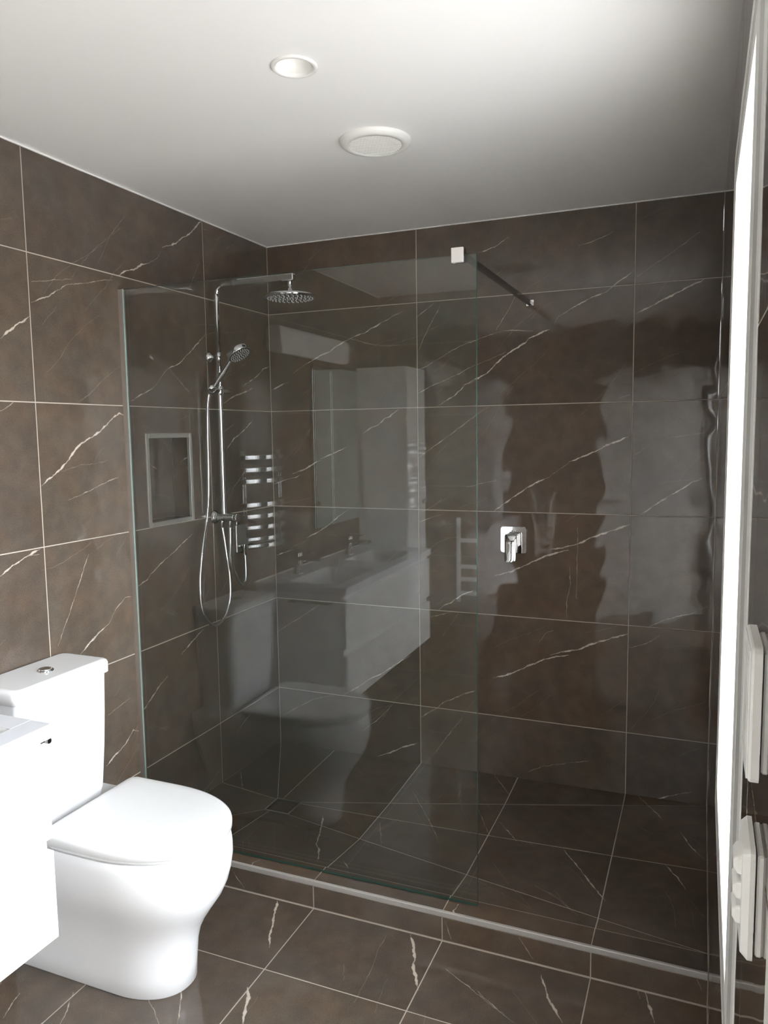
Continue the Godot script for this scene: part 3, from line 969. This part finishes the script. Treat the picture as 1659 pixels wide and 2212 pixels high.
	var long := smooth_path([Vector3(0.044, 1.686, 0.56), Vector3(0.040, 1.634, 0.567), Vector3(0.040, 1.507, 0.573), Vector3(0.040, 1.391, 0.576), Vector3(0.042, 1.274, 0.586), Vector3(0.045, 1.169, 0.610), Vector3(0.050, 1.088, 0.642), Vector3(0.055, 1.008, 0.671), Vector3(0.060, 0.927, 0.689), Vector3(0.065, 0.843, 0.689), Vector3(0.070, 0.792, 0.672), Vector3(0.070, 0.751, 0.630), Vector3(0.070, 0.748, 0.579), Vector3(0.068, 0.779, 0.523), Vector3(0.065, 0.843, 0.490), Vector3(0.060, 0.932, 0.481), Vector3(0.052, 1.023, 0.487), Vector3(0.042, 1.097, 0.487), Vector3(0.038, 1.137, 0.490)], 0.0026)
	put(MB.new().tube(long, 0.0068, 12, 0.14).mesh(), "handset_hose", M.chrome, sc)
	var short := smooth_path([Vector3(0.077, 1.137, 0.490), Vector3(0.077, 1.068, 0.492), Vector3(0.075, 1.001, 0.487), Vector3(0.070, 0.942, 0.460), Vector3(0.060, 0.887, 0.408), Vector3(0.052, 0.868, 0.368), Vector3(0.045, 0.887, 0.336), Vector3(0.040, 0.950, 0.325), Vector3(0.035, 0.990, 0.320)], 0.0026)
	put(MB.new().tube(short, 0.0066, 12, 0.14).mesh(), "supply_hose", M.chrome, sc)

	# hand shower resting in the holder
	var hs := thing("hand_shower", "chrome hand shower with round white-dotted face clipped to the rail", "hand shower")
	var h0 := Vector3(0.049, 1.692, 0.56)
	var prof := [Vector2(0.0075, -0.002), Vector2(0.0095, 0.004), Vector2(0.0105, 0.05), Vector2(0.011, 0.1), Vector2(0.0105, 0.15), Vector2(0.0095, 0.172)]
	put(MB.new().turned(h0, hdir, prof, 20).mesh(), "handle", M.chrome, hs)
	var hn := Vector3(0.55, -0.83, 0.06).normalized()
	var hc := Vector3(0.192, 1.845, 0.56)
	var hh := put(MB.new().turned(hc - hn * 0.012, hn, [Vector2(0.012, -0.012), Vector2(0.035, -0.006), Vector2(0.046, 0.002), Vector2(0.048, 0.008), Vector2(0.048, 0.022), Vector2(0.0465, 0.024)], 36, true, false).mesh(), "head", M.chrome, hs)
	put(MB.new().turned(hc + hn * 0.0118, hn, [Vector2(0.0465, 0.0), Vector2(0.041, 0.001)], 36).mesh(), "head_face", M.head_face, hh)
	var hu := hn.cross(Vector3.UP).normalized()
	var hv := hn.cross(hu)
	var dots := MB.new()
	for r in [[0.006, 4], [0.014, 8], [0.022, 12], [0.030, 18], [0.038, 24]]:
		for k in r[1]:
			var t: float = TAU * k / r[1] + r[0] * 40.0
			dots.lathe(hc + hn * 0.0124 + (hu * cos(t) + hv * sin(t)) * r[0], hn, [Vector2(0.0019, 0.0), Vector2(0.0012, 0.003)], 6, false, true)
	put(dots.mesh(), "head_nozzles", M.nozzle_rubber, hh)

	# wall outlet feeding the short hose
	var wo := thing("wall_outlet", "rectangular grey metal water outlet plate on tiles below the shower rail", "wall outlet")
	put(MB.new().box(Vector3(0.0, 1.003, 0.258), Vector3(0.009, 1.123, 0.342), 0.002).mesh(), "plate", M.satin, wo)
	put(MB.new().cyl(Vector3(0.007, 1.03, 0.319), Vector3(0.033, 1.03, 0.319), 0.01, 16).mesh(), "elbow", M.chrome, wo)
	put(MB.new().turned(Vector3(0.033, 1.04, 0.319), Vector3.DOWN, [Vector2(0.0105, 0.0), Vector2(0.0105, 0.03), Vector2(0.0085, 0.033), Vector2(0.0085, 0.048)], 16).mesh(), "hose_nut", M.chrome, wo)

	# mixer on the back wall
	var mx := thing("shower_mixer", "square chrome shower mixer plate with lever on the tiled wall", "mixer tap")
	var plate := MB.new()
	var rings := []
	for w in [[0.0, 0.0], [0.0, 0.004], [0.0015, 0.0055]]:
		rings.append(upright(rrect(1.111 + w[0], 1.225 - w[0], 1.005 + w[0], 1.119 - w[0], 0.012, 6), 2, w[1]))
	put(plate.loft(rings, false, false, true).mesh(), "plate", M.chrome, mx)
	put(MB.new().box(Vector3(1.143, 1.035, 0.0055), Vector3(1.193, 1.089, 0.03), 0.003).mesh(), "cartridge_block", M.chrome, mx)
	put(MB.new().turned(Vector3(1.168, 1.1, 0.0055), Vector3(0, 0, 1), [Vector2(0.006, 0.0), Vector2(0.006, 0.008), Vector2(0.004, 0.0105), Vector2(0.0005, 0.0112)], 16, false).mesh(), "diverter_button", M.chrome, mx)
	var lever := MB.new()
	var lr := []
	for s in [[1.09, 0.032, 0.052, 0.024], [1.084, 0.031, 0.06, 0.025], [1.05, 0.036, 0.062, 0.025], [1.02, 0.046, 0.063, 0.0245], [0.985, 0.056, 0.066, 0.0235], [0.976, 0.059, 0.066, 0.022]]:
		lr.append(PackedVector3Array([Vector3(1.168 - s[3], s[0], s[1]), Vector3(1.168 + s[3], s[0], s[1]), Vector3(1.168 + s[3], s[0], s[2] - 0.002), Vector3(1.168 + s[3] - 0.002, s[0], s[2]), Vector3(1.168 - s[3] + 0.002, s[0], s[2]), Vector3(1.168 - s[3], s[0], s[2] - 0.002)]))
	var lv := put(lever.loft(lr, true).mesh(), "lever", M.chrome, mx)
	for w in [1.162, 1.174]:
		put(MB.new().cyl(Vector3(w, 1.045, 0.0619), Vector3(w, 1.045, 0.0626), 0.0016, 10, 0.0001).mesh(), "temperature_dot", M.rubber, lv)

	# drain
	var dn := thing("floor_drain", "small square metal-edged floor drain in the shower floor", "drain")
	var df := MB.new()
	var yd := -0.012
	for w in [[0.2735, 0.3835, 0.4965, 0.5005], [0.2735, 0.3835, 0.5995, 0.6035], [0.2735, 0.2775, 0.5005, 0.5995], [0.3795, 0.3835, 0.5005, 0.5995]]:
		df.box(Vector3(w[0], yd - 0.012, w[2]), Vector3(w[1], yd + 0.001, w[3]), 0.0006)
	put(df.mesh(), "drain_frame", M.satin, dn)
	var ins := put(MB.new().box(Vector3(0.283, yd - 0.014, 0.506), Vector3(0.374, yd - 0.003, 0.594), 0.001).mesh(), "drain_insert", M.plain_tile, dn)
	tag(ins, "recessed stone-look drain cover")

# ---------------------------------------------------------------- toilet

func pan_ring(y: float, xb: float, xf: float, hw: float, a: float, rb: float, zc := 1.508) -> PackedVector3Array:
	var out := PackedVector3Array()
	for k in 33:
		var t := -PI / 2 + PI * k / 32.0
		var c := cos(t)
		var s := sin(t)
		out.append(Vector3(xf - a + a * pow(absf(c), 0.92), y, zc + hw * signf(s) * pow(absf(s), 0.92)))
	for w in [[zc + hw - rb, 0.0], [zc - hw + rb, PI / 2]]:
		for k in 6:
			var t: float = w[1] + PI / 2 * k / 5.0
			out.append(Vector3(xb + rb - rb * sin(t) if w[1] == 0.0 else xb + rb - rb * sin(t), y, w[0] + rb * cos(t)))
	return out

func toilet() -> void:
	var t := thing("toilet", "white ceramic back-to-wall toilet with closed lid and square cistern", "toilet")
	var pan := []
	for r in [[FLOOR, 0.573, 0.11, 0.17], [FLOOR + 0.004, 0.577, 0.113, 0.172], [0.0, 0.58, 0.114, 0.175], [0.07, 0.588, 0.118, 0.182], [0.11, 0.599, 0.122, 0.19], [0.15, 0.621, 0.132, 0.203], [0.19, 0.648, 0.146, 0.222], [0.225, 0.672, 0.16, 0.24], [0.26, 0.688, 0.173, 0.258], [0.30, 0.699, 0.183, 0.275], [0.335, 0.704, 0.188, 0.285], [0.365, 0.703, 0.191, 0.292], [0.386, 0.699, 0.191, 0.295], [0.392, 0.694, 0.188, 0.292]]:
		pan.append(pan_ring(r[0], 0.004, r[1], r[2], r[3], 0.02))
	put(MB.new().loft(pan).mesh(), "pan", M.ceramic, t)
	var seat := []
	for r in [[0.3935, 0.006], [0.4, 0.004], [0.404, 0.005]]:
		seat.append(pan_ring(r[0], 0.235 + r[1], 0.695 - r[1], 0.19 - r[1], 0.295, 0.03))
	put(MB.new().loft(seat).mesh(), "seat", M.seat_plastic, t)
	var lid := []
	for r in [[0.406, 0.003], [0.409, 0.0], [0.424, -0.0005], [0.431, 0.001], [0.4355, 0.005], [0.4375, 0.011], [0.4385, 0.03], [0.4392, 0.09]]:
		lid.append(pan_ring(r[0], 0.228 + r[1], 0.703 - r[1], 0.195 - r[1], 0.297 - r[1] * 0.5, maxf(0.03 - r[1], 0.008)))
	put(MB.new().loft(lid).mesh(), "lid", M.seat_plastic, t)
	for w in [1.43, 1.586]:
		put(MB.new().cyl(Vector3(0.222, 0.404, w - 0.025), Vector3(0.222, 0.404, w + 0.025), 0.011, 16).mesh(), "lid_hinge", M.seat_plastic, t)
	var tank := []
	for r in [[0.393, 0.026, 0.02], [0.4, 0.02, 0.017], [0.43, 0.016, 0.014], [0.55, 0.009, 0.007], [0.66, 0.004, 0.003], [0.787, 0.0, 0.0]]:
		tank.append(flat(rrect(0.006, 0.187 - r[2], 1.355 + r[1], 1.699 - r[1], 0.024, 6), r[0]))
	put(MB.new().loft(tank).mesh(), "cistern", M.ceramic, t)
	var cap := []
	for r in [[0.788, 0.004], [0.7895, 0.0], [0.818, 0.0], [0.8255, 0.003], [0.829, 0.008], [0.8305, 0.016]]:
		cap.append(flat(rrect(0.003 + r[1] * 0.5, 0.196 - r[1], 1.346 + r[1], 1.708 - r[1], 0.026 - r[1] * 0.4, 6), r[0]))
	put(MB.new().loft(cap).mesh(), "cistern_lid", M.ceramic, t)
	var fb := put(MB.new().turned(Vector3(0.108, 0.83, 1.525), Vector3.UP, [Vector2(0.024, 0.0), Vector2(0.024, 0.003), Vector2(0.0225, 0.0045), Vector2(0.0195, 0.0045)], 32, false).mesh(), "flush_ring", M.chrome, t)
	for s in [-1.0, 1.0]:
		var half := PackedVector2Array()
		for k in 17:
			var a := -PI / 2 + PI * k / 16.0
			half.append(Vector2(s * (0.0007 + 0.0185 * cos(a)) + 0.108, 0.0185 * sin(a) + 1.525))
		put(MB.new().loft([flat(half, 0.833), flat(half, 0.8375)], false).mesh(), "flush_button", M.chrome, fb)
	put(MB.new().box(Vector3(0.006, FLOOR, 1.405), Vector3(0.03, FLOOR + 0.001, 1.61)).mesh(), "floor_seal", M.grout, t)

# ---------------------------------------------------------------- vanity, cabinets, rails

func vanity() -> void:
	var z0 := 1.859
	var z1 := 3.075
	var v := thing("vanity_cabinet", "white gloss wall-hung vanity cabinet with two long drawers", "vanity")
	var ca := MB.new()
	ca.box(Vector3(0.002, 0.293, z0), Vector3(0.438, 0.799, z0 + 0.016), 0.0008)
	ca.box(Vector3(0.002, 0.293, z1 - 0.016), Vector3(0.438, 0.799, z1), 0.0008)
	ca.box(Vector3(0.002, 0.293, z0 + 0.016), Vector3(0.438, 0.309, z1 - 0.016))
	ca.box(Vector3(0.002, 0.309, z0 + 0.016), Vector3(0.014, 0.799, z1 - 0.016))
	put(ca.mesh(), "carcass", M.gloss_white, v)
	for w in [[0.55, 0.776], [0.293, 0.518]]:
		var dr := put(MB.new().box(Vector3(0.44, w[0], z0), Vector3(0.46, w[1], z1), 0.0015).mesh(), "drawer", M.gloss_white, v)
		put(MB.new().box(Vector3(0.41, w[1] - 0.012, z0 + 0.017), Vector3(0.439, w[1] + 0.022, z1 - 0.017), 0.001).mesh(), "finger_channel", M.gloss_white, dr)
	var tb := put(MB.new().cyl(Vector3(0.2, 0.768, z0 - 0.05), Vector3(0.414, 0.768, z0 - 0.05), 0.0075, 16).mesh(), "towel_bar", M.chrome, v)
	for w in [0.21, 0.4]:
		put(MB.new().cyl(Vector3(w, 0.768, z0), Vector3(w, 0.768, z0 - 0.05), 0.006, 14).mesh(), "bar_post", M.chrome, tb)

	var vt := thing("vanity_counter", "pale stone double vanity counter with two rectangular sunk basins", "counter")
	var zs := [[1.91, 2.335], [2.555, 2.94]]
	var slab := MB.new()
	var bx0 := 0.14
	var bx1 := 0.40
	slab.box(Vector3(0.0, 0.8, 1.848), Vector3(bx0, 0.835, 3.082), 0.0)
	slab.box(Vector3(bx1, 0.8, 1.848), Vector3(0.468, 0.835, 3.082), 0.0015)
	for w in [[1.848, 1.91], [2.335, 2.555], [2.94, 3.082]]:
		slab.box(Vector3(bx0, 0.8, w[0]), Vector3(bx1, 0.835, w[1]), 0.0)
	put(slab.mesh(), "slab", M.stone_top, vt)
	put(MB.new().box(Vector3(0.0, 0.835, 1.848), Vector3(0.007, 0.841, 3.082), 0.001).mesh(), "wall_bead", M.bead, vt)
	for w in zs:
		var rings := []
		for r in [[0.0, 0.834], [0.004, 0.826], [0.012, 0.77], [0.03, 0.742], [0.06, 0.734]]:
			rings.append(flat(rrect(bx0 + r[0], bx1 - r[0], w[0] + r[0], w[1] - r[0], 0.014 + r[0] * 0.4, 5), r[1]))
		var bs := put(MB.new().loft(rings, true, false, true, true).mesh(), "basin", M.ceramic, vt)
		put(MB.new().turned(Vector3(0.205, 0.734, (w[0] + w[1]) / 2), Vector3.UP, [Vector2(0.03, 0.0), Vector2(0.03, 0.003), Vector2(0.022, 0.009), Vector2(0.001, 0.01)], 24).mesh(), "waste", M.chrome, bs)
	for k in 2:
		var zc: float = (zs[k][0] + zs[k][1]) / 2
		var tp := thing("basin_tap", ["chrome basin tap behind the basin nearer the toilet", "chrome basin tap behind the basin nearer the tall cabinet"][k], "tap", "basin taps")
		put(MB.new().turned(Vector3(0.085, 0.835, zc), Vector3.UP, [Vector2(0.026, 0.0), Vector2(0.026, 0.005), Vector2(0.021, 0.007), Vector2(0.021, 0.105)], 24).mesh(), "body", M.chrome, tp)
		put(MB.new().box(Vector3(0.085, 0.9, zc - 0.018), Vector3(0.215, 0.922, zc + 0.018), 0.003).mesh(), "spout", M.chrome, tp)
		put(MB.new().box(Vector3(0.062, 0.944, zc - 0.02), Vector3(0.175, 0.956, zc + 0.02), 0.003).mesh(), "lever", M.chrome, tp)

	var mc := thing("wall_mirror", "frameless rectangular mirror on the wall above the vanity basins", "mirror")
	put(MB.new().box(Vector3(0.0, 1.03, 2.48), Vector3(0.014, 1.87, 3.05)).mesh(), "backing", M.gloss_white, mc)
	for w in [[2.47, 2.6895], [2.6915, 3.06]]:
		put(MB.new().box(Vector3(0.014, 1.012, w[0]), Vector3(0.02, 1.888, w[1]), 0.001).mesh(), "mirror_glass", M.mirror, mc)

	var tc := thing("tall_cabinet", "white gloss tall cabinet beside the vanity in the corner", "cabinet")
	put(MB.new().box(Vector3(0.002, 0.33, 3.095), Vector3(0.3, 1.912, 3.43), 0.001).mesh(), "body", M.gloss_white, tc)
	for w in [[0.33, 1.07], [1.1, 1.912]]:
		put(MB.new().box(Vector3(0.302, w[0], 3.095), Vector3(0.322, w[1], 3.43), 0.0015).mesh(), "door", M.gloss_white, tc)

	var hr := thing("heated_towel_rail", "chrome heated towel rail with bowed flat bars on the wall over the toilet", "towel rail")
	for w in [1.70, 2.02]:
		put(MB.new().cyl(Vector3(0.045, 1.0, w), Vector3(0.045, 1.45, w), 0.011, 16).mesh(), "post", M.chrome, hr)
		put(MB.new().cyl(Vector3(0.0, 1.42, w), Vector3(0.045, 1.42, w), 0.007, 12).mesh(), "upper_bracket", M.chrome, hr)
		put(MB.new().cyl(Vector3(0.0, 1.03, w), Vector3(0.045, 1.03, w), 0.007, 12).mesh(), "lower_bracket", M.chrome, hr)
	for y in [1.421, 1.366, 1.315, 1.21, 1.158, 1.108, 1.055, 1.023]:
		var bow := []
		for k in 25:
			var w := -1.0 + k / 12.0
			var xb := 0.045 + 0.075 * (1.0 - w * w)
			var zb := 1.86 + 0.185 * w
			var out := PackedVector3Array()
			for p in rrect(-0.005, 0.005, -0.0115, 0.0115, 0.004, 4):
				out.append(Vector3(xb + p.x, y + p.y, zb))
			bow.append(out)
		put(MB.new().loft(bow).mesh(), "bar", M.chrome, hr)

	var wh := thing("wall_heater", "long white slim wall heater mounted above the mirror", "heater")
	var hr2 := []
	for w in [[2.03, 0.008], [2.036, 0.0], [2.82, 0.0], [2.828, 0.008]]:
		var ring := PackedVector3Array()
		for p in rrect(0.0, 0.075 - w[1], 1.912 + w[1], 2.036 - w[1], 0.022 - w[1] * 0.5, 5):
			ring.append(Vector3(p.x, p.y, w[0]))
		hr2.append(ring)
	put(MB.new().loft(hr2, false).mesh(), "case", M.white_plastic, wh)
	put(MB.new().box(Vector3(0.03, 1.9095, 2.06), Vector3(0.058, 1.9125, 2.8), 0.0005).mesh(), "outlet_louvre", M.white_plastic, wh)

	var tl := thing("towel_ladder", "small white ladder-shaped towel rack on the wall by the door", "towel rack")
	for w in [0.54, 0.725]:
		put(MB.new().box(Vector3(w - 0.012, 0.445, ROOM_D - 0.055), Vector3(w + 0.012, 0.985, ROOM_D - 0.035), 0.003).mesh(), "post", M.gloss_white, tl)
		for y in [0.48, 0.94]:
			put(MB.new().cyl(Vector3(w, y, ROOM_D - 0.036), Vector3(w, y, ROOM_D), 0.006, 12).mesh(), "standoff", M.gloss_white, tl)
	for y in [0.84, 0.672, 0.592, 0.502]:
		put(MB.new().box(Vector3(0.552, y - 0.013, ROOM_D - 0.052), Vector3(0.713, y + 0.013, ROOM_D - 0.038), 0.002).mesh(), "rung", M.gloss_white, tl)

func wall_things() -> void:
	# switches on the window wall
	var x := ROOM_W
	var s1 := thing("wall_switch", "white rounded wall control box with framed face beside the window", "switch")
	put(MB.new().box(Vector3(x - 0.0055, 1.264, 2.512), Vector3(x, 1.356, 2.58), 0.0015).mesh(), "back_box", M.white_plastic, s1)
	put(MB.new().box(Vector3(x - 0.0072, 1.275, 2.523), Vector3(x - 0.0054, 1.345, 2.569)).mesh(), "neck", M.white_plastic, s1)
	# the cover: a dished face, its frame and inner panel divided by real grooves
	var rr := []
	for w in [[0.0070, 0.0], [0.0126, 0.0], [0.0140, 0.0008], [0.0145, 0.002]]:
		rr.append(upright(rrect(2.506 + w[1], 2.586 - w[1], 1.258 + w[1], 1.361 - w[1], 0.006, 5), 0, x - w[0]))
	put(MB.new().loft(rr, false).mesh(), "cover", M.white_plastic, s1)
	for w in [[2.509, 2.583, 1.261, 1.358, 0.009], [2.5195, 2.5725, 1.2715, 1.3475, 0.0045]]:
		var fr := MB.new()
		fr.box(Vector3(x - 0.0158, w[2], w[0]), Vector3(x - 0.0144, w[3], w[0] + w[4]), 0.0004)
		fr.box(Vector3(x - 0.0158, w[2], w[1] - w[4]), Vector3(x - 0.0144, w[3], w[1]), 0.0004)
		fr.box(Vector3(x - 0.0158, w[2], w[0] + w[4]), Vector3(x - 0.0144, w[2] + w[4], w[1] - w[4]), 0.0004)
		fr.box(Vector3(x - 0.0158, w[3] - w[4], w[0] + w[4]), Vector3(x - 0.0144, w[3], w[1] - w[4]), 0.0004)
		put(fr.mesh(), "frame", M.white_plastic, s1)
	put(MB.new().box(Vector3(x - 0.0158, 1.2775, 2.5255), Vector3(x - 0.0144, 1.3415, 2.5665), 0.0004).mesh(), "panel", M.white_plastic, s1)
	var s2 := thing("wall_switch", "white wall switch plate with three protruding rockers beside the window", "switch")
	put(MB.new().box(Vector3(x - 0.0055, 1.122, 2.528), Vector3(x, 1.203, 2.584), 0.0015).mesh(), "back_box", M.white_plastic, s2)
	put(MB.new().box(Vector3(x - 0.0072, 1.134, 2.54), Vector3(x - 0.0054, 1.191, 2.572)).mesh(), "neck", M.white_plastic, s2)
	var r2 := []
	for w in [[0.0070, 0.0], [0.0105, 0.0], [0.0155, 0.0035]]:
		r2.append(upright(rrect(2.524 + w[1], 2.587 - w[1], 1.118 + w[1], 1.207 - w[1], 0.006, 5), 0, x - w[0]))
	put(MB.new().loft(r2, false).mesh(), "plate", M.white_plastic, s2)
	for y in [1.186, 1.166, 1.146]:
		var rk := []
		for w in [[0.0153, 0.0], [0.0185, 0.0005], [0.0212, 0.004]]:
			rk.append(upright(rrect(2.545 + w[1] * 0.5, 2.572 - w[1] * 0.5, y - 0.0075 + w[1], y + 0.0075 - w[1], 0.002, 3), 0, x - w[0]))
		put(MB.new().loft(rk, false).mesh(), "rocker", M.white_plastic, s2)

	# downlight and extractor in the ceiling
	var dl := thing("downlight", "small round white recessed downlight, unlit, in the ceiling", "downlight")
	put(MB.new().turned(Vector3(0.979, CEIL, 1.493), Vector3.DOWN, [Vector2(0.0565, 0.0), Vector2(0.0565, 0.0015), Vector2(0.053, 0.0042), Vector2(0.048, 0.0045), Vector2(0.0445, 0.0025), Vector2(0.043, -0.004)], 48, false, false).mesh(), "trim_ring", M.vent_plastic, dl)
	put(MB.new().turned(Vector3(0.979, CEIL, 1.493), Vector3.DOWN, [Vector2(0.043, -0.004), Vector2(0.041, -0.016), Vector2(0.034, -0.027), Vector2(0.022, -0.033), Vector2(0.0, -0.035)], 48, false, false).mesh(), "reflector", M.vent_plastic, dl)

	var ev := thing("extractor_vent", "larger round white extractor vent with lattice grille in the ceiling", "vent")
	var vc := Vector3(0.972, CEIL, 0.985)
	put(MB.new().turned(vc, Vector3.DOWN, [Vector2(0.108, 0.0), Vector2(0.108, 0.003), Vector2(0.105, 0.009), Vector2(0.099, 0.0135), Vector2(0.092, 0.0155), Vector2(0.081, 0.0155), Vector2(0.079, 0.014), Vector2(0.079, 0.001)], 64, false, false).mesh(), "rim", M.vent_plastic, ev)
	put(MB.new().turned(vc, Vector3.UP, [Vector2(0.0795, -0.001), Vector2(0.0795, 0.08), Vector2(0.02, 0.081)], 48, false, true).mesh(), "duct_collar", M.vent_plastic, ev)
	var gr := MB.new()
	var turn := Basis(Vector3.UP, 0.5)
	for k in range(-8, 9):
		var o := k * 0.0092
		var l := sqrt(maxf(0.0795 * 0.0795 - o * o, 0.0))
		if l < 0.01:
			continue
		for d in 2:
			var a := turn * (Vector3(o, 0, -l) if d == 0 else Vector3(-l, 0, o))
			var c := turn * (Vector3(o, 0, l) if d == 0 else Vector3(l, 0, o))
			var side := (c - a).normalized().cross(Vector3.UP) * 0.0021
			var y0 := Vector3.DOWN * (0.0085 if d == 0 else 0.0095)
			var y1 := Vector3.DOWN * (0.0135 if d == 0 else 0.0145)
			gr.loft([PackedVector3Array([vc + a - side + y0, vc + a + side + y0, vc + a + side + y1, vc + a - side + y1]), PackedVector3Array([vc + c - side + y0, vc + c + side + y0, vc + c + side + y1, vc + c - side + y1])], false)
	put(gr.mesh(), "grille", M.vent_plastic, ev)
